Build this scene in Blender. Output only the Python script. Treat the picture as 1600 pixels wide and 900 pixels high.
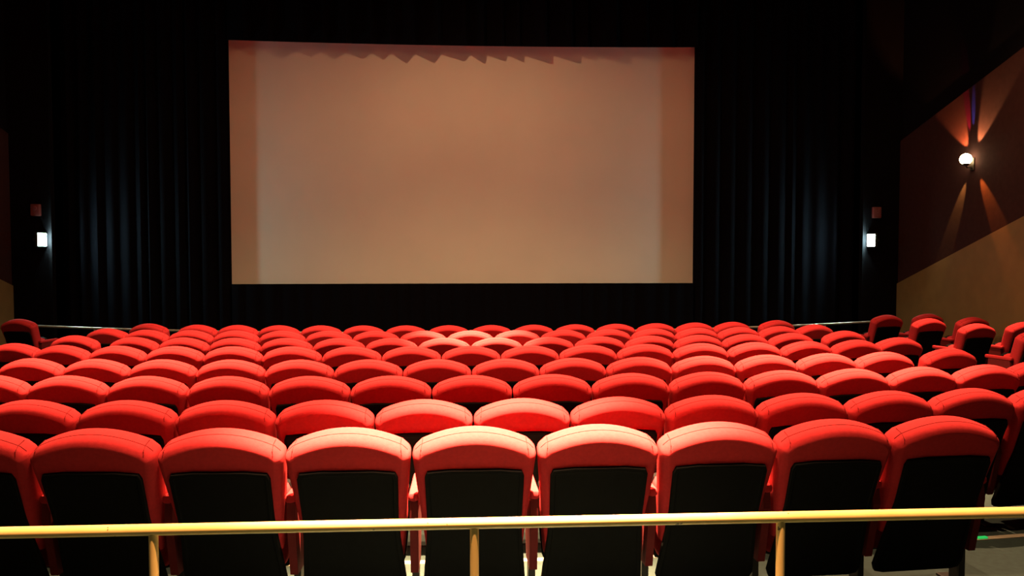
import bpy, math, random
from math import sin, cos, tan, pi, radians as R_, sqrt, atan2

random.seed(7)
for o in list(bpy.data.objects):
    bpy.data.objects.remove(o, do_unlink=True)
scene = bpy.context.scene
C = scene.collection

# ------------------------------------------------------------------ camera
CAM = (-0.027, 0.0, 1.65)
cam_d = bpy.data.cameras.new('camera')
cam_d.sensor_width = 36.0
cam_d.lens = 1203.5 / 1600 * 36.0
cam_d.clip_end = 60
cam = bpy.data.objects.new('camera', cam_d)
C.objects.link(cam)
cam.location = CAM
cam.rotation_euler = (R_(90 - 2.185), R_(0.03), R_(-3.279))
scene.camera = cam

# ------------------------------------------------------------------ world / view
world = bpy.data.worlds.new('world')
scene.world = world
world.use_nodes = True
world.node_tree.nodes['Background'].inputs[0].default_value = (0.004, 0.004, 0.006, 1)
world.node_tree.nodes['Background'].inputs[1].default_value = 1.0
vs = scene.view_settings
vs.view_transform = 'Standard'
vs.look = 'None'
vs.gamma = 1.0
vs.exposure = 0.0
vs.use_curve_mapping = False

# lamp strengths (the lamps themselves are built with the ceiling downlights and the sconce)
CEIL_Z = 7.2
WARM = (1.0, 0.50, 0.23)
# x, y of the fitting, forward aim of the narrow beam at seat height, its watts and full cone, watts and cone of the soft skirt
DOWNLIGHTS = [
    (0.10, 3.05, 0.30, 85000, 24, 2000, 80),
    (0.05, 8.40, 0.10, 58000, 17, 4300, 118),
    (2.75, 6.10, 0.0, 22000, 27, 5000, 80),
    (-2.75, 6.10, 0.0, 10000, 32, 5000, 80),
    (6.35, 9.75, 0.0, 7000, 23, 500, 80),
    (-5.2, 9.6, 0.0, 100, 60, 250, 80),
    (0.0, 11.2, 0.0, 10, 20, 430, 172),
    (0.0, 1.70, 0.0, 10, 20, 7500, 46),  # added lamp, no known fitting: lights the rail posts from the viewer's side
    (0.0, 5.0, 0.0, 10, 20, 360, 176),  # added wide fill, no known fitting: lifts the strip under the valance
]
SCONCE_W = 210.0
EXIT_EMIT = 480.0

# ------------------------------------------------------------------ materials
def mat(name, col, rough=0.8, metal=0.0, spec=0.5, sheen=0.0, emit=None, es=0.0,
        noise=0.0, nscale=40.0, bump=0.0, bscale=300.0, col2=None, chips=None):
    m = bpy.data.materials.new(name)
    m.use_nodes = True
    nt = m.node_tree
    b = nt.nodes['Principled BSDF']
    b.inputs['Base Color'].default_value = (*col, 1)
    b.inputs['Roughness'].default_value = rough
    b.inputs['Metallic'].default_value = metal
    b.inputs['Specular IOR Level'].default_value = spec
    if sheen:
        b.inputs['Sheen Weight'].default_value = sheen
        b.inputs['Sheen Roughness'].default_value = 0.5
        b.inputs['Sheen Tint'].default_value = (*[min(1, c * 1.6 + .05) for c in col], 1)
    if emit:
        b.inputs['Emission Color'].default_value = (*emit, 1)
        b.inputs['Emission Strength'].default_value = es
    tc = nt.nodes.new('ShaderNodeTexCoord')
    if noise or col2:
        n = nt.nodes.new('ShaderNodeTexNoise')
        n.inputs['Scale'].default_value = nscale
        n.inputs['Detail'].default_value = 5
        nt.links.new(tc.outputs['Object'], n.inputs['Vector'])
        r = nt.nodes.new('ShaderNodeMapRange')
        r.inputs['From Min'].default_value = 0.3
        r.inputs['From Max'].default_value = 0.7
        nt.links.new(n.outputs['Fac'], r.inputs['Value'])
        mx = nt.nodes.new('ShaderNodeMix')
        mx.data_type = 'RGBA'
        c2 = col2 or tuple(c * (1 - noise) for c in col)
        mx.inputs['A'].default_value = (*c2, 1)
        mx.inputs['B'].default_value = (*col, 1)
        nt.links.new(r.outputs['Result'], mx.inputs['Factor'])
        last = mx.outputs['Result']
        if chips:
            n2 = nt.nodes.new('ShaderNodeTexNoise')
            n2.inputs['Scale'].default_value = 55
            n2.inputs['Detail'].default_value = 2
            nt.links.new(tc.outputs['Object'], n2.inputs['Vector'])
            g = nt.nodes.new('ShaderNodeMath')
            g.operation = 'GREATER_THAN'
            g.inputs[1].default_value = 0.735
            nt.links.new(n2.outputs['Fac'], g.inputs[0])
            m2 = nt.nodes.new('ShaderNodeMix')
            m2.data_type = 'RGBA'
            nt.links.new(g.outputs[0], m2.inputs['Factor'])
            nt.links.new(last, m2.inputs['A'])
            m2.inputs['B'].default_value = (*chips, 1)
            last = m2.outputs['Result']
        nt.links.new(last, b.inputs['Base Color'])
    if bump:
        n3 = nt.nodes.new('ShaderNodeTexNoise')
        n3.inputs['Scale'].default_value = bscale
        n3.inputs['Detail'].default_value = 3
        nt.links.new(tc.outputs['Object'], n3.inputs['Vector'])
        bp = nt.nodes.new('ShaderNodeBump')
        bp.inputs['Strength'].default_value = bump
        bp.inputs['Distance'].default_value = 0.004
        nt.links.new(n3.outputs['Fac'], bp.inputs['Height'])
        nt.links.new(bp.outputs['Normal'], b.inputs['Normal'])
    return m

M = dict(
    red=mat('red_velvet', (0.50, 0.029, 0.039), 0.95, spec=0.15, noise=0.16, nscale=60, bump=0.25, bscale=420),
    seam=mat('seam_thread', (0.16, 0.012, 0.014), 0.9, spec=0.1),
    shell=mat('black_plastic', (0.006, 0.0065, 0.0075), 0.75, spec=0.06, noise=0.2, nscale=30, bump=0.15, bscale=500),
    maroon=mat('maroon_panel', (0.14, 0.012, 0.016), 0.8, spec=0.2, noise=0.15, nscale=30),
    leg=mat('black_metal', (0.012, 0.012, 0.013), 0.5, spec=0.4, noise=0.2, nscale=30),
    yellow=mat('yellow_paint', (0.90, 0.66, 0.24), 0.35, spec=0.5, col2=(0.84, 0.60, 0.20), nscale=9, chips=(0.13, 0.08, 0.03)),
    steel=mat('pale_metal', (0.62, 0.60, 0.52), 0.35, metal=0.6, noise=0.15, nscale=14),
    floor=mat('grey_floor', (0.020, 0.043, 0.046), 0.85, spec=0.3, noise=0.25, nscale=26, bump=0.2, bscale=160),
    nosing=mat('step_nosing', (0.55, 0.55, 0.45), 0.5, metal=0.3, noise=0.2, nscale=20),
    green=mat('green_marker', (0.02, 0.5, 0.12), 0.5, emit=(0.02, 0.75, 0.15), es=0.55),
    curtain=mat('black_drape', (0.0030, 0.0030, 0.0055), 0.95, spec=0.05, noise=0.3, nscale=18),
    black=mat('black_wall', (0.005, 0.0045, 0.006), 0.95, spec=0.05, noise=0.2, nscale=10, bump=0.1, bscale=90),
    ceil=mat('dark_ceiling', (0.006, 0.0055, 0.007), 0.95, spec=0.1, noise=0.2, nscale=8),
    panel=mat('maroon_wall_fabric', (0.045, 0.018, 0.017), 0.95, spec=0.1, noise=0.2, nscale=14, bump=0.15, bscale=200),
    dado=mat('ochre_wall_paint', (0.23, 0.15, 0.055), 0.8, spec=0.25, noise=0.12, nscale=5, bump=0.08, bscale=120),
    screen=mat('screen_vinyl', (0.76, 0.77, 0.70), 0.95, spec=0.1, col2=(0.69, 0.69, 0.63), nscale=0.55),
    exit=mat('exit_lens', (0.75, 0.95, 0.92), 0.5, emit=(0.62, 1.0, 0.93), es=EXIT_EMIT),
    housing=mat('dark_housing', (0.03, 0.05, 0.045), 0.6, noise=0.2, nscale=30),
    redbox=mat('dull_red_plastic', (0.22, 0.06, 0.06), 0.6, noise=0.2, nscale=30),
    globe=mat('sconce_glass', (1.0, 0.9, 0.6), 0.4, emit=(1.0, 0.80, 0.42), es=22.0),
    bronze=mat('dark_bronze', (0.035, 0.022, 0.015), 0.5, metal=0.3, noise=0.2, nscale=30),
    lamp=mat('downlight_lens', (1, 0.8, 0.5), 0.5, emit=(1.0, 0.62, 0.3), es=12.0),
)

# ------------------------------------------------------------------ mesh helpers
class MB:
    def __init__(s):
        s.v, s.f = [], []
    def add(s, v, f):
        o = len(s.v)
        s.v += [tuple(p) for p in v]
        s.f += [tuple(i + o for i in q) for q in f]
        return s
    def loft(s, rings, closed=True, cap=(True, True)):
        n = len(rings[0]); v = [p for r in rings for p in r]; f = []
        for i in range(len(rings) - 1):
            for j in range(n if closed else n - 1):
                k = (j + 1) % n
                f.append((i * n + j, i * n + k, (i + 1) * n + k, (i + 1) * n + j))
        if cap[0]: f.append(tuple(reversed(range(n))))
        if cap[1]: f.append(tuple((len(rings) - 1) * n + j for j in range(n)))
        return s.add(v, f)
    def tube(s, pts, r, seg=10, cap=True):
        rings = []
        for i, p in enumerate(pts):
            a = pts[max(i - 1, 0)]; b = pts[min(i + 1, len(pts) - 1)]
            d = [b[k] - a[k] for k in range(3)]; l = sqrt(sum(c * c for c in d)); d = [c / l for c in d]
            up = (0, 0, 1) if abs(d[2]) < .9 else (0, 1, 0)
            x = [d[1] * up[2] - d[2] * up[1], d[2] * up[0] - d[0] * up[2], d[0] * up[1] - d[1] * up[0]]
            l = sqrt(sum(c * c for c in x)); x = [c / l for c in x]
            y = [x[1] * d[2] - x[2] * d[1], x[2] * d[0] - x[0] * d[2], x[0] * d[1] - x[1] * d[0]]
            rr = r[i] if isinstance(r, (list, tuple)) else r
            rings.append([tuple(p[k] + rr * (cos(2 * pi * j / seg) * x[k] + sin(2 * pi * j / seg) * y[k]) for k in range(3)) for j in range(seg)])
        return s.loft(rings, True, (cap, cap))
    def box(s, x0, x1, y0, y1, z0, z1, b=0.0):
        # box with bevelled vertical and horizontal edges
        if b <= 0:
            v = [(x, y, z) for z in (z0, z1) for x, y in ((x0, y0), (x1, y0), (x1, y1), (x0, y1))]
            return s.loft([v[:4], v[4:]])
        def ring(ins, z):
            a, c, d, e = x0 + ins, x1 - ins, y0 + ins, y1 - ins
            k = b * .7
            return [(a + k, d, z), (c - k, d, z), (c, d + k, z), (c, e - k, z), (c - k, e, z), (a + k, e, z), (a, e - k, z), (a, d + k, z)]
        return s.loft([ring(b, z0), ring(b * .3, z0 + b * .3), ring(0, z0 + b), ring(0, z1 - b), ring(b * .3, z1 - b * .3), ring(b, z1)])
    def build(s, name, material, parent=None, smooth=False, angle=None):
        me = bpy.data.meshes.new(name)
        me.from_pydata(s.v, [], s.f)
        me.update()
        import bmesh
        bm = bmesh.new(); bm.from_mesh(me)
        bmesh.ops.recalc_face_normals(bm, faces=bm.faces)
        bm.to_mesh(me); bm.free()
        if smooth:
            me.shade_smooth()
            if angle: me.set_sharp_from_angle(angle=R_(angle))
        me.materials.append(material)
        o = bpy.data.objects.new(name, me)
        C.objects.link(o)
        if parent: o.parent = parent
        return o

def tag(o, label=None, cat=None, group=None, kind=None):
    if label: o['label'] = label
    if cat: o['category'] = cat
    if group: o['group'] = group
    if kind: o['kind'] = kind
    return o
def empty(name, loc=(0, 0, 0), rz=0):
    o = bpy.data.objects.new(name, None)
    o.empty_display_size = 0.1
    C.objects.link(o)
    o.location = loc; o.rotation_euler = (0, 0, rz)
    return o
def struct(o, label, cat):
    return tag(o, label, cat, kind='structure')
def copy_tree(root):
    r = root.copy(); C.objects.link(r)
    for ch in root.children:
        c = ch.copy(); C.objects.link(c); c.parent = r
        for g in ch.children:
            d = g.copy(); C.objects.link(d); d.parent = c
    return r

# ------------------------------------------------------------------ hall layout
YC = 30.8                 # centre of the seat-row arcs on the hall axis
PITCH = 0.55
ROWS = {1: 9.902, 2: 8.951, 3: 8.022, 4: 7.087, 5: 6.140, 6: 5.198, 7: 4.271, 8: 3.350}
ROWZ = {1: -.120, 2: -.099, 3: -.088, 4: -.069, 5: -.066, 6: -.054, 7: -.047, 8: 0.0}
STEP_Y = 4.16
WX = 7.8                  # side walls
FP = [(STEP_Y, -.047), (5.2, -.054), (6.14, -.066), (7.09, -.069), (8.02, -.088), (8.95, -.099), (9.9, -.120), (16.5, -.20)]
def floor_z(y0):
    if y0 < STEP_Y: return 0.0
    for (a, za), (b, zb) in zip(FP, FP[1:]):
        if y0 <= b: return za + (zb - za) * (y0 - a) / (b - a)
    return FP[-1][1]
def arc_y(x, y0):
    r = YC - y0
    return YC - sqrt(r * r - x * x)
def y0_of(x, y):
    return YC - sqrt((YC - y) ** 2 + x * x)

# ---- floor
def floor_part(name, y0s, zf, parent=None):
    m = MB(); nx = 33
    xs = [-WX + 2 * WX * i / (nx - 1) for i in range(nx)]
    v = [(x, min(arc_y(x, y), 15.3) if y > -1 else -2.2, zf(y)) for y in y0s for x in xs]
    f = [(j * nx + i, j * nx + i + 1, (j + 1) * nx + i + 1, (j + 1) * nx + i) for j in range(len(y0s) - 1) for i in range(nx - 1)]
    return m.add(v, f), xs
m, xs = floor_part('floor', [STEP_Y + 1e-4] + [p[0] for p in FP[1:]], lambda y: floor_z(y))
n0 = len(m.v)
# riser below the rear platform
m.add([(x, arc_y(x, STEP_Y), z) for z in (0.0, -.047) for x in xs], [(i, i + 1, i + 34, i + 33) for i in range(32)])
m2, xs = floor_part('floor', [-2, 0.5, STEP_Y - .04], lambda y: 0.0)
m.add(m2.v, m2.f)
fl = m.build('floor', M['floor'])
struct(fl, 'grey green carpeted floor of the auditorium with a low arched step', 'floor')
nb = MB()
rings = []
for x in xs:
    yy = arc_y(x, STEP_Y)
    rings.append([(x, yy - .04, 0.0), (x, yy - .04, .004), (x, yy + .004, .004), (x, yy + .004, -.02), (x, yy, -.02), (x, yy, 0.0)])
nb.loft(rings)
nose = nb.build('trim_1', M['nosing'])
struct(nose, 'thin pale nosing strip along the edge of the floor step', 'trim')
for sx in (1, -1):
    g = MB(); x0 = 2.99
    g.box(-.032, .032, -.012, .012, 0.0, .010, .004)
    o = g.build('step_marker', M['green'])
    o.location = (sx * x0, arc_y(x0, STEP_Y) - .020, 0.0045)
    o.rotation_euler = (0, 0, sx * math.asin(x0 / (YC - STEP_Y)))
    tag(o, 'small glowing green marker on the step edge in the %s aisle' % ('right' if sx > 0 else 'left'), 'step light', 'green step markers')

# ---- walls and ceiling
def quad_wall(name, pts, material, thick, label, parent=None):
    # pts: polygon in world space, thick: offset vector
    m = MB()
    a = [tuple(p) for p in pts]; b = [tuple(p[k] + thick[k] for k in range(3)) for p in pts]
    m.loft([a, b])
    o = m.build(name, material, parent)
    if not parent: struct(o, label, name.split('_')[0])
    return o
Y_END = 13.56
wr = quad_wall('wall_right', [(WX, -2.2, -.3), (WX, 15.4, -.3), (WX, 15.4, CEIL_Z), (WX, -2.2, CEIL_Z)], M['black'], (.2, 0, 0), 'dark right side wall with ochre lower band and maroon panel')
wl = quad_wall('wall_left', [(-WX, -2.2, -.3), (-WX, 15.4, -.3), (-WX, 15.4, CEIL_Z), (-WX, -2.2, CEIL_Z)], M['black'], (-.2, 0, 0), 'dark left side wall with ochre lower band and maroon panel')
def zl(y): return 1.194 + (Y_END - y) * 0.331
def zu(y): return 3.765 + (Y_END - y) * 0.277
for sx, w in ((1, wr), (-1, wl)):
    x = sx * (WX - .001); th = (-sx * .05, 0, 0)
    quad_wall('lower_panel', [(x, Y_END, -.25), (x, 4.0, -.25), (x, 4.0, zl(4.0)), (x, Y_END, zl(Y_END))], M['dado'], th, '', w)
    quad_wall('fabric_panel', [(x, Y_END, zl(Y_END) + .012), (x, 4.0, zl(4.0) + .012), (x, 4.0, zu(4.0)), (x, Y_END, zu(Y_END))], M['panel'], (-sx * .03, 0, 0), '', w)
quad_wall('wall_back', [(-WX, -2.2, -.1), (WX, -2.2, -.1), (WX, -2.2, CEIL_Z), (-WX, -2.2, CEIL_Z)], M['black'], (0, -.2, 0), 'dark rear wall of the auditorium behind the viewer')
quad_wall('wall_front', [(-WX, 15.4, -.4), (WX, 15.4, -.4), (WX, 15.4, CEIL_Z), (-WX, 15.4, CEIL_Z)], M['black'], (0, .2, 0), 'black front wall hidden behind the screen and drapes')
quad_wall('ceiling', [(-WX, -2.2, CEIL_Z), (WX, -2.2, CEIL_Z), (WX, 15.4, CEIL_Z), (-WX, 15.4, CEIL_Z)], M['ceil'], (0, 0, .2), 'dark unlit ceiling of the auditorium')
# black wing walls that carry the exit signs
for sx, nm in ((1, 'wall_wing_right'), (-1, 'wall_wing_left')):
    a, b = sorted((sx * 7.10, sx * (WX - .002)))
    m = MB(); m.box(a, b, Y_END, Y_END + .12, -.3, CEIL_Z)
    o = m.build(nm, M['black'])
    struct(o, 'black wing wall beside the %s drape, carrying the exit sign' % ('right' if sx > 0 else 'left'), 'wall')

# ---- drapes around the screen
def pleats(seed, period, depth, saw=0.0):
    rnd = random.Random(seed)
    knots = [0.0]
    while knots[-1] < 30: knots.append(knots[-1] + period * rnd.uniform(.65, 1.35))
    amp = [depth * rnd.uniform(.55, 1.0) for _ in knots]
    def f(s):
        for i in range(len(knots) - 1):
            if knots[i] <= s < knots[i + 1]:
                t = (s - knots[i]) / (knots[i + 1] - knots[i])
                if saw:
                    return amp[i] * (t / saw if t < saw else (1 - t) / (1 - saw))
                return amp[i] * (0.5 - 0.5 * cos(2 * pi * t))
        return 0
    return f
def drape(name, path, z0, z1, pf, material, label, step=.035, thick=.006, zfun=None):
    # path(s) -> x,y,(normal); s in metres
    L, fn = path
    n = int(L / step)
    front, back = [], []
    for i in range(n + 1):
        s = L * i / n; x, y, nx, ny = fn(s); d = pf(s)
        zb = zfun(s) if zfun else z0
        front.append(((x + nx * d, y + ny * d), zb)); back.append(((x + nx * (d - thick), y + ny * (d - thick)), zb))
    loop = front + back[::-1]
    m = MB()
    rings = [[(p[0], p[1], zb) for p, zb in loop]]
    for k in range(1, 4):
        rings.append([(p[0], p[1], zb + (z1 - zb) * k / 3) for p, zb in loop])
    v = [p for r in rings for p in r]; N = len(loop); f = []
    for i in range(3):
        for j in range(N):
            k = (j + 1) % N
            f.append((i * N + j, i * N + k, (i + 1) * N + k, (i + 1) * N + j))
    h = len(front)
    for base in (0, 3 * N):
        for j in range(h - 1):
            f.append((base + j, base + j + 1, base + N - 2 - j, base + N - 1 - j))
    m.add(v, f)
    o = m.build(name, material, None, True, 50)
    return tag(o, label, 'curtain')
def seg_path(a, b):
    L = sqrt((b[0] - a[0]) ** 2 + (b[1] - a[1]) ** 2)
    tx, ty = (b[0] - a[0]) / L, (b[1] - a[1]) / L
    nx, ny = (ty, -tx)
    if ny > 0: nx, ny = -nx, -ny
    return (L, lambda s: (a[0] + tx * s, a[1] + ty * s, nx, ny))
SC_Y = 14.70              # screen, centre
def sag(x, depth=.15, hw=4.4): return -depth * (x / hw) ** 2
drape('side_drape', seg_path((-7.12, 14.0), (-4.37, 14.47)), -.2, CEIL_Z - .01, pleats(3, .24, .10), M['curtain'], 'black pleated drape hanging left of the screen')
drape('side_drape', seg_path((4.255, 14.47), (7.12, 14.0)), -.2, CEIL_Z - .01, pleats(5, .24, .10), M['curtain'], 'black pleated drape hanging right of the screen')
vf = pleats(11, .42, .21, saw=.82)
drape('top_valance', (8.60, lambda s: (s - 4.355, 14.47 + sag(s - 4.355), 0, -1)), 5.56, CEIL_Z - .01, vf, M['curtain'], 'black pleated valance hanging above the screen', step=.03, zfun=lambda s: 5.595 - .27 * vf(s))
drape('lower_drape', (8.60, lambda s: (s - 4.355, 14.50 + sag(s - 4.355, .10), 0, -1)), -.2, 1.185, pleats(21, .30, .04), M['curtain'], 'low black drape across the foot of the screen', step=.05)

# ---- the screen
scr = empty('cinema_screen', (0, SC_Y, 1.0))
tag(scr, 'large blank pale cinema screen glowing tan between black drapes', 'screen')
m = MB(); n = 40
pts = [(-4.75 + 9.5 * i / n) for i in range(n + 1)]
loop = [(x, sag(x)) for x in pts] + [(x, sag(x) + .012) for x in pts[::-1]]
m.loft([[(x, y, z) for x, y in loop] for z in (-.15, 1.6, 3.2, 4.95)])
m.build('screen_sheet', M['screen'], scr, True, 40)
m = MB()
for z in (-.10, 4.90):
    m.tube([(x, sag(x) + .06, z) for x in pts], .03, 8)
for x in (-4.7, 4.7):
    m.tube([(x, sag(x) + .06, -.10), (x, sag(x) + .06, 4.90)], .03, 8)
for x in (-4, 4):
    m.tube([(x, sag(x) + .06, -1.18), (x, sag(x) + .06, -.10)], .04, 8)
m.build('screen_frame', M['leg'], scr)

# ---- exit signs and the dull boxes above
for sx, side in ((1, 'right'), (-1, 'left')):
    e = empty('exit_sign', (sx * 7.245, Y_END - .10, 1.975), -sx * R_(75))
    tag(e, 'small glowing white green exit sign on the black wall %s of the screen' % side, 'exit sign', 'exit signs beside the screen')
    m = MB(); m.box(-.105, .105, -.05, 0.0, -.125, .125, .012); m.build('housing', M['housing'], e)
    m = MB(); m.tube([(0, 0, 0), (sx * .09, .03, 0)], .03, 10); m.build('wall_bracket', M['housing'], e)
    m = MB(); m.box(-.085, .085, -.056, -.050, -.105, .105, .002); m.build('lit_panel', M['exit'], e)
    b = empty('indicator_box', (sx * 7.33, Y_END, 2.475))
    tag(b, 'small dull red box on the wall above the %s exit sign' % side, 'wall box', 'dull red boxes above the exit signs')
    m = MB(); m.box(-.075, .075, -.07, 0, -.10, .10, .012); m.build('box_body', M['redbox'], b)
    m = MB(); m.tube([(0, -.069, .03), (0, -.085, .03)], [.04, .032], 14); m.build('lamp_cover', M['redbox'], b)

# ------------------------------------------------------------------ cinema chair
TAU = R_(20)
LB = 0.62
BZ, BY = 0.294, 0.225     # foot of the rear face
def bp(x, v, n):
    return (x, BY - v * sin(TAU) + n * cos(TAU), BZ + v * cos(TAU) + n * sin(TAU))
def half_w(v):
    t = v / LB
    return .222 + .050 * min(1, t / .82) ** 1.0
def back_outline():
    pts = []
    HW = .272
    # right side from bottom to shoulder, then over the arched top
    for i in range(7):
        v = .02 + (LB - .135 - .02) * i / 6
        pts.append((half_w(v), v))
    # shoulder corner
    sh = LB - .072
    cx, cv, r = HW - .038, LB - .118, .038
    for i in range(1, 6):
        a = i / 6 * R_(62)
        pts.append((cx + r * cos(a), cv + r * sin(a) * 1.15))
    for i in range(0, 9):
        x = .235 * (1 - i / 8)
        pts.append((x, LB - .080 * (x / HW) ** 2))
    left = [(-x, v) for x, v in pts[:-1]][::-1]
    full = pts + left
    # rounded bottom
    return full
OUT = back_outline()
def inset(poly, d):
    n = len(poly); out = []
    for i in range(n):
        x0, y0 = poly[i - 1]; x1, y1 = poly[i]; x2, y2 = poly[(i + 1) % n]
        ax, ay = x1 - x0, y1 - y0; bx, by = x2 - x1, y2 - y1
        la, lb = sqrt(ax * ax + ay * ay), sqrt(bx * bx + by * by)
        nx, ny = -(ay / la + by / lb), (ax / la + bx / lb)
        l = sqrt(nx * nx + ny * ny); nx, ny = nx / l, ny / l
        c = max(.5, (-(ay / la) * nx + (ax / la) * ny))
        out.append((x1 + nx * d / c, y1 + ny * d / c))
    return out
PROF = [(.0365, .003), (.034, .003), (.026, .006), (.016, .013), (.008, .023), (.0025, .037), (0, .052), (0, .075), (.001, .098), (.006, .116), (.014, .128), (.023, .135), (.031, .138), (.034, .138)]
def slab(outline, prof, fn):
    m = MB().loft([[fn(x, v, n) for x, v in inset(outline, d)] for d, n in prof], True, (False, False))
    N = len(outline)
    # the outline is mirrored about x = 0: close both faces with strips of quads
    pr = [(i, N - 1 - i) for i in range(N // 2)]
    for base in (0, (len(prof) - 1) * N):
        for (a, b), (c, d) in zip(pr, pr[1:]):
            m.f.append((base + a, base + c, base + d, base + b))
        if N % 2:
            a, b = pr[-1]
            m.f.append((base + a, base + N // 2, base + b))
    return m

def make_seat():
    t = empty('cinema_chair')
    slab(OUT, PROF, bp).build('backrest', M['red'], t, True, 75)
    # stitched seam along the top, with the two corner seams
    top = [p for p in OUT if p[1] > LB - .095 and abs(p[0]) < .262]
    s = MB()
    s.tube([bp(x, v - .0005, .056) for x, v in top], .0022, 5)
    for sx in (1, -1):
        xx = .228 * sx; vv = LB - .080 * (.228 / .272) ** 2
        s.tube([bp(xx * 1.03, vv - .026, .012), bp(xx * 1.02, vv - .010, .022), bp(xx, vv - .0005, .055), bp(xx, vv - .0005, .10)], .0020, 5)
    s.build('seam', M['seam'], t)
    # black rear panel
    po = []
    ptop = LB - .155
    for x, v in [(.180, -.195), (.222, -.185), (.236, -.15), (.226, -.02), (.216, .10), (.212, .22), (.217, ptop - .035), (.206, ptop - .008), (.11, ptop + .002)]:
        po.append((x, v))
    po = po + [(-x, v) for x, v in po[::-1]]
    slab(po, [(0, .010), (0, -.008), (.003, -.012), (.018, -.013), (.022, -.009), (.030, -.008)], bp).build('back_panel', M['shell'], t)
    # tipped-up seat: cushion and black underside shell
    SB = R_(9)
    def sp(x, v, n): return (x, .405 - v * sin(SB) + n * cos(SB), .175 + v * cos(SB) + n * sin(SB))
    so = []
    for x, v in [(.150, .0), (.185, .012), (.200, .05), (.218, .25), (.220, .40), (.208, .435), (.16, .452)]:
        so.append((x * 1.1, v))
    so = so + [(-x, v) for x, v in so[::-1]]
    slab([(x * .98, v * .93 + .03) for x, v in so], [(.04, -.075), (.015, -.068), (.004, -.05), (0, -.02), (0, .01)], sp).build('seat_cushion', M['red'], t, True, 60)
    slab(so, [(.012, -.012), (0, 0), (0, .03), (.012, .045), (.03, .050)], sp).build('seat_shell', M['shell'], t)
    return t
def add_arm(t, sx):
    x = sx * PITCH / 2
    m = MB(); m.box(x - .022, x + .022, .18, .53, .555, .595, .012)
    a = m.build('armrest', M['red'], t, True, 40)
    m = MB()
    prof = [(.25, .205), (.42, .205), (.49, .38), (.48, .553), (.20, .553), (.19, .48)]
    m.loft([[(x - .018, y, z) for y, z in prof], [(x + .018, y, z) for y, z in prof]])
    m.build('side_panel', M['maroon'], a)
    m = MB(); m.box(x - .016, x + .016, .31, .39, 0.006, .25, .004)
    l = m.build('leg', M['leg'], t)
    m = MB(); m.box(x - .035, x + .035, .24, .46, 0.0, .012, .004)
    m.build('foot_plate', M['leg'], l)

seat0 = make_seat()
add_arm(seat0, -1)
seat_end0 = copy_tree(seat0)      # the seat that closes a run: both armrests
add_arm(seat_end0, 1)
used = {'n': False, 'e': False}
def place_seat(x, y, z, rz, end, label, group):
    src, key = (seat_end0, 'e') if end else (seat0, 'n')
    o = copy_tree(src) if used[key] else src
    used[key] = True
    o.location = (x, y, z); o.rotation_euler = (0, 0, rz)
    tag(o, label, 'chair', group)
    return o

ORD = ['', 'leftmost', 'second', 'third', 'fourth', 'fifth', 'sixth', 'seventh', 'eighth', 'ninth', 'tenth', 'eleventh', 'twelfth',
       'thirteenth', 'fourteenth', 'fifteenth', 'sixteenth', 'seventeenth']
ROWNAME = {1: 'front row', 2: 'second row from the front', 3: 'third row from the front', 4: 'fourth row from the front',
           5: 'fifth row from the front', 6: 'third nearest row', 7: 'second nearest row', 8: 'nearest row behind the yellow rail'}
def to_px(x, y, z):
    a, b = R_(3.279), R_(-2.185)
    X, Y, Z = x - CAM[0], y, z - CAM[2]
    u = X * cos(a) - Y * sin(a); w = X * sin(a) + Y * cos(a)
    d = w * cos(b) + Z * sin(b)
    return 800 + 1203.5 * u / d
rnd = random.Random(4)
for r in range(1, 9):
    y0 = ROWS[r]; rad = YC - y0
    if r == 8: ks = [k for k in range(-4, 5)]
    elif r % 2 == 0: ks = [k for k in range(-8, 9)]
    else: ks = [-7.82] + [k + .5 for k in range(-7, 7)] + [7.82]
    vis = 0; hid = {-1: 0, 1: 0}
    seats = []
    for i, k in enumerate(ks):
        th = k * PITCH / rad
        x, y = (rad + .085) * sin(th), YC - (rad + .085) * cos(th)
        if abs(k) > 7.7: y += .10
        px0 = min(to_px(x - .26, y, .85), to_px(x - .24, y + .25, .3)); px1 = max(to_px(x + .26, y, .85), to_px(x + .24, y + .25, .3))
        inside = px1 > 3 and px0 < 1597
        seats.append((i, k, x, y, th, inside))
    for i, k, x, y, th, inside in seats:
        end = (i == len(ks) - 1) or (abs(k) > 7.7) or (i < len(ks) - 1 and ks[i + 1] - k > 1.1)
        if inside:
            vis += 1
            pos = ORD[vis] if vis == 1 else ORD[vis] + ' from the left'
            label = 'red velvet cinema chair, %s in the %s' % (pos, ROWNAME[r])
        else:
            s = 1 if k > 0 else -1
            hid[s] += 1
            label = 'red cinema chair outside the %s photo edge, %s in %s' % ('right' if s > 0 else 'left', ['', 'first', 'second', 'third', 'fourth', 'fifth'][hid[s]], ROWNAME[r])
        place_seat(x, y, ROWZ[r], th + rnd.uniform(-.008, .008), end, label, 'red cinema chairs in the main block')

# side block beside the right wall, and the lone seat in view on the left
SIDE = [(6.42, 11.34), (6.52, 10.42), (6.50, 9.36), (6.47, 8.28)]
nm = ['foremost', 'second', 'third', 'fourth']
for i, (x, y) in enumerate(SIDE):
    for c in (0, 1):
        if i == 3 and c: continue
        th = R_(13)
        xx, yy = x + c * .78 * cos(th), y + c * .78 * sin(th)
        zz = floor_z(y0_of(xx, yy))
        where = 'aisle-side' if c == 0 else 'wall-side'
        place_seat(xx, yy, zz, th, True, 'dark red cinema chair, %s one of the %s pair by the right ochre wall' % (where, nm[i]), 'red cinema chairs by the right wall')
place_seat(-6.52, 11.36, floor_z(y0_of(6.4, 11.36)), R_(-13), True, 'lone dark red cinema chair in shadow by the left wall and front rail', 'red cinema chairs by the left wall')

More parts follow.
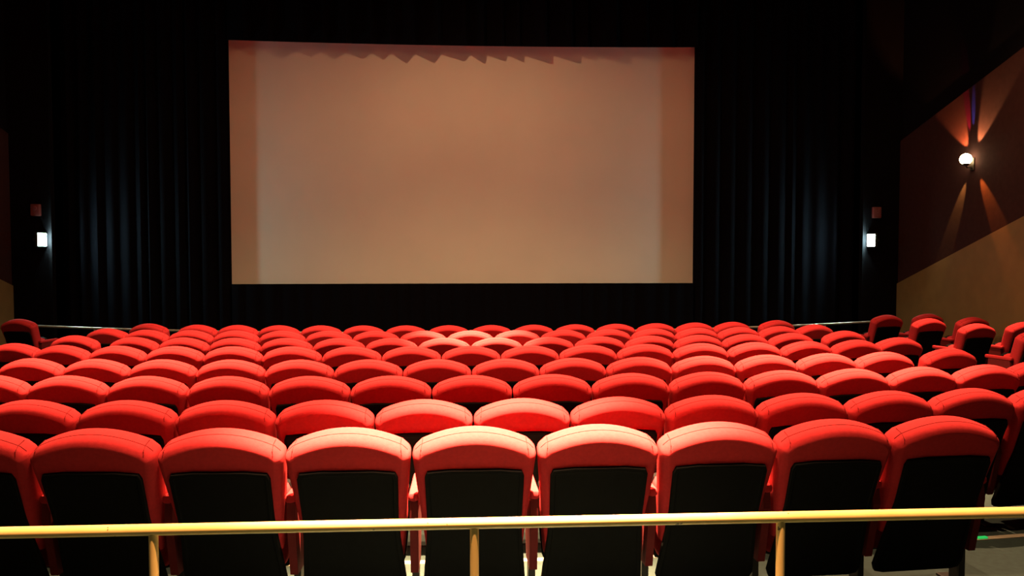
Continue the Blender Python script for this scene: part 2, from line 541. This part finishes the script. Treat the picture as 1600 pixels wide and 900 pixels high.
# ------------------------------------------------------------------ rails
RY, RZ = 2.50, 0.782
g = empty('guard_rail', (0, RY, 0))
tag(g, 'yellow painted tubular guard rail behind the nearest row of seats', 'railing')
m = MB(); m.tube([(-3.2 + 6.4 * i / 24, 0, RZ) for i in range(25)], .0182, 20)
m.build('handrail', M['yellow'], g, True, 60)
for i in range(-3, 4):
    x = -.008 + 1.028 * i
    m = MB(); m.tube([(x, 0, 0.008), (x, 0, RZ - .012)], .0145, 16)
    p = m.build('post', M['yellow'], g, True, 60)
    m = MB(); m.tube([(x, 0, 0), (x, 0, .010)], [.045, .042], 16)
    m.build('base_flange', M['yellow'], p, True, 40)

def fr_y(x): return 11.02 + x * x / 29.5
fg = empty('front_rail', (0, 0, 0))
tag(fg, 'thin pale metal rail curving across the hall in front of the front row', 'railing')
frz = .585
m = MB(); m.tube([(-6.95 + 13.9 * i / 60, fr_y(-6.95 + 13.9 * i / 60), frz) for i in range(61)], .017, 10)
m.build('handrail', M['steel'], fg, True, 60)
for x in (-6.9, -5.75, -4.6, -3.45, -2.3, -1.15, 0, 1.15, 2.3, 3.45, 4.6, 5.75, 6.9):
    y = fr_y(x); z = floor_z(y0_of(x, y))
    m = MB(); m.tube([(x, y, z), (x, y, frz)], .013, 10)
    m.build('post', M['steel'], fg, True, 60)

# ------------------------------------------------------------------ lamps
def spot(name, loc, aim, watts, cone, blend, col, parent, radius=.05):
    l = bpy.data.lights.new(name, 'SPOT')
    l.energy = watts; l.spot_size = R_(cone); l.spot_blend = blend
    l.color = col; l.shadow_soft_size = radius
    o = bpy.data.objects.new(name, l)
    C.objects.link(o)
    o.parent = parent
    o.location = loc
    d = [aim[k] - loc[k] for k in range(3)]
    import mathutils
    o.rotation_euler = mathutils.Vector(d).to_track_quat('-Z', 'Y').to_euler()
    return o
for i, (x, y, ay, w1, c1, w2, c2) in enumerate(DOWNLIGHTS):
    e = empty('ceiling_downlight', (x, y, CEIL_Z))
    where = ['above the guard rail', 'above the front rows', 'above the middle rows on the right', 'above the middle rows on the left',
             'above the right aisle', 'above the left aisle', 'in front of the screen', 'behind the guard rail, added to brighten its posts', 'over the middle of the hall, added to fill the screen'][i]
    tag(e, 'round recessed ceiling downlight ' + where, 'downlight', 'ceiling downlights')
    m = MB()
    prof = [(.10, 0), (.105, -.006), (.085, -.012), (.078, -.006), (.075, 0)]
    m.loft([[(r * cos(2 * pi * j / 24), r * sin(2 * pi * j / 24), z) for j in range(24)] for r, z in prof], True, (False, False))
    m.build('trim_ring', M['leg'], e, True, 50)
    m = MB(); m.tube([(0, 0, -.001), (0, 0, -.004)], .072, 20); m.build('lens', M['lamp'], e)
    spot('beam', (0, 0, -.02), (0, ay, -6.3), w1, c1, 1.0, WARM, e, .05)
    spot('skirt', (0, 0, -.02), (0, 0, -1), w2, c2, .8 if c2 < 100 else (1.0 if c2 < 175 else .3), WARM, e, .02)

# wall sconce
SX, SY, SZ = WX - .031, 11.54, 3.18
s = empty('wall_sconce', (SX, SY, SZ))
tag(s, 'small glowing wall sconce throwing orange fan beams on the maroon right wall', 'wall lamp')
m = MB(); m.box(-.02, -.001, -.05, .05, -.17, .02, .006); m.build('backplate', M['bronze'], s)
m = MB(); m.tube([(-.018, 0, -.13), (-.10, 0, -.125), (-.115, 0, -.09)], .012, 10); m.build('bracket', M['bronze'], s, True, 50)
m = MB(); m.tube([(-.115, 0, -.105), (-.115, 0, -.085), (-.115, 0, -.07)], [.025, .05, .055], 16); m.build('cup', M['bronze'], s, True, 50)
m = MB()
ng = 10
m.loft([[(-.115 + .088 * sin(pi * (i + .5) / ng) * cos(2 * pi * j / 18), .088 * sin(pi * (i + .5) / ng) * sin(2 * pi * j / 18), -.088 * cos(pi * (i + .5) / ng)) for j in range(18)] for i in range(ng)])
m.build('glass_globe', M['globe'], s, True)
# fan beams: angle in the wall plane (degrees from "toward the viewer" counter-clockwise to up), cone, watts, colour
BEAMS = [
    (64, 40, 1.0, (1.0, .45, .16)), (122, 44, 1.1, (1.0, .28, .08)), (101, 12, 1.3, (1.0, .03, .10)), (91, 8, 1.6, (.10, .14, 1.0)),
    (246, 20, .9, (1.0, .62, .14)), (300, 22, 1.0, (1.0, .24, .03)),
]
for a, cone, k, col in BEAMS:
    dy, dz = -cos(R_(a)), sin(R_(a))       # viewer's right = toward the camera (-y)
    p = (-.10, dy * .10, dz * .10)
    spot('beam', p, (p[0] + .16, p[1] + dy, p[2] + dz), SCONCE_W * k, cone, .5, col, s, .012)
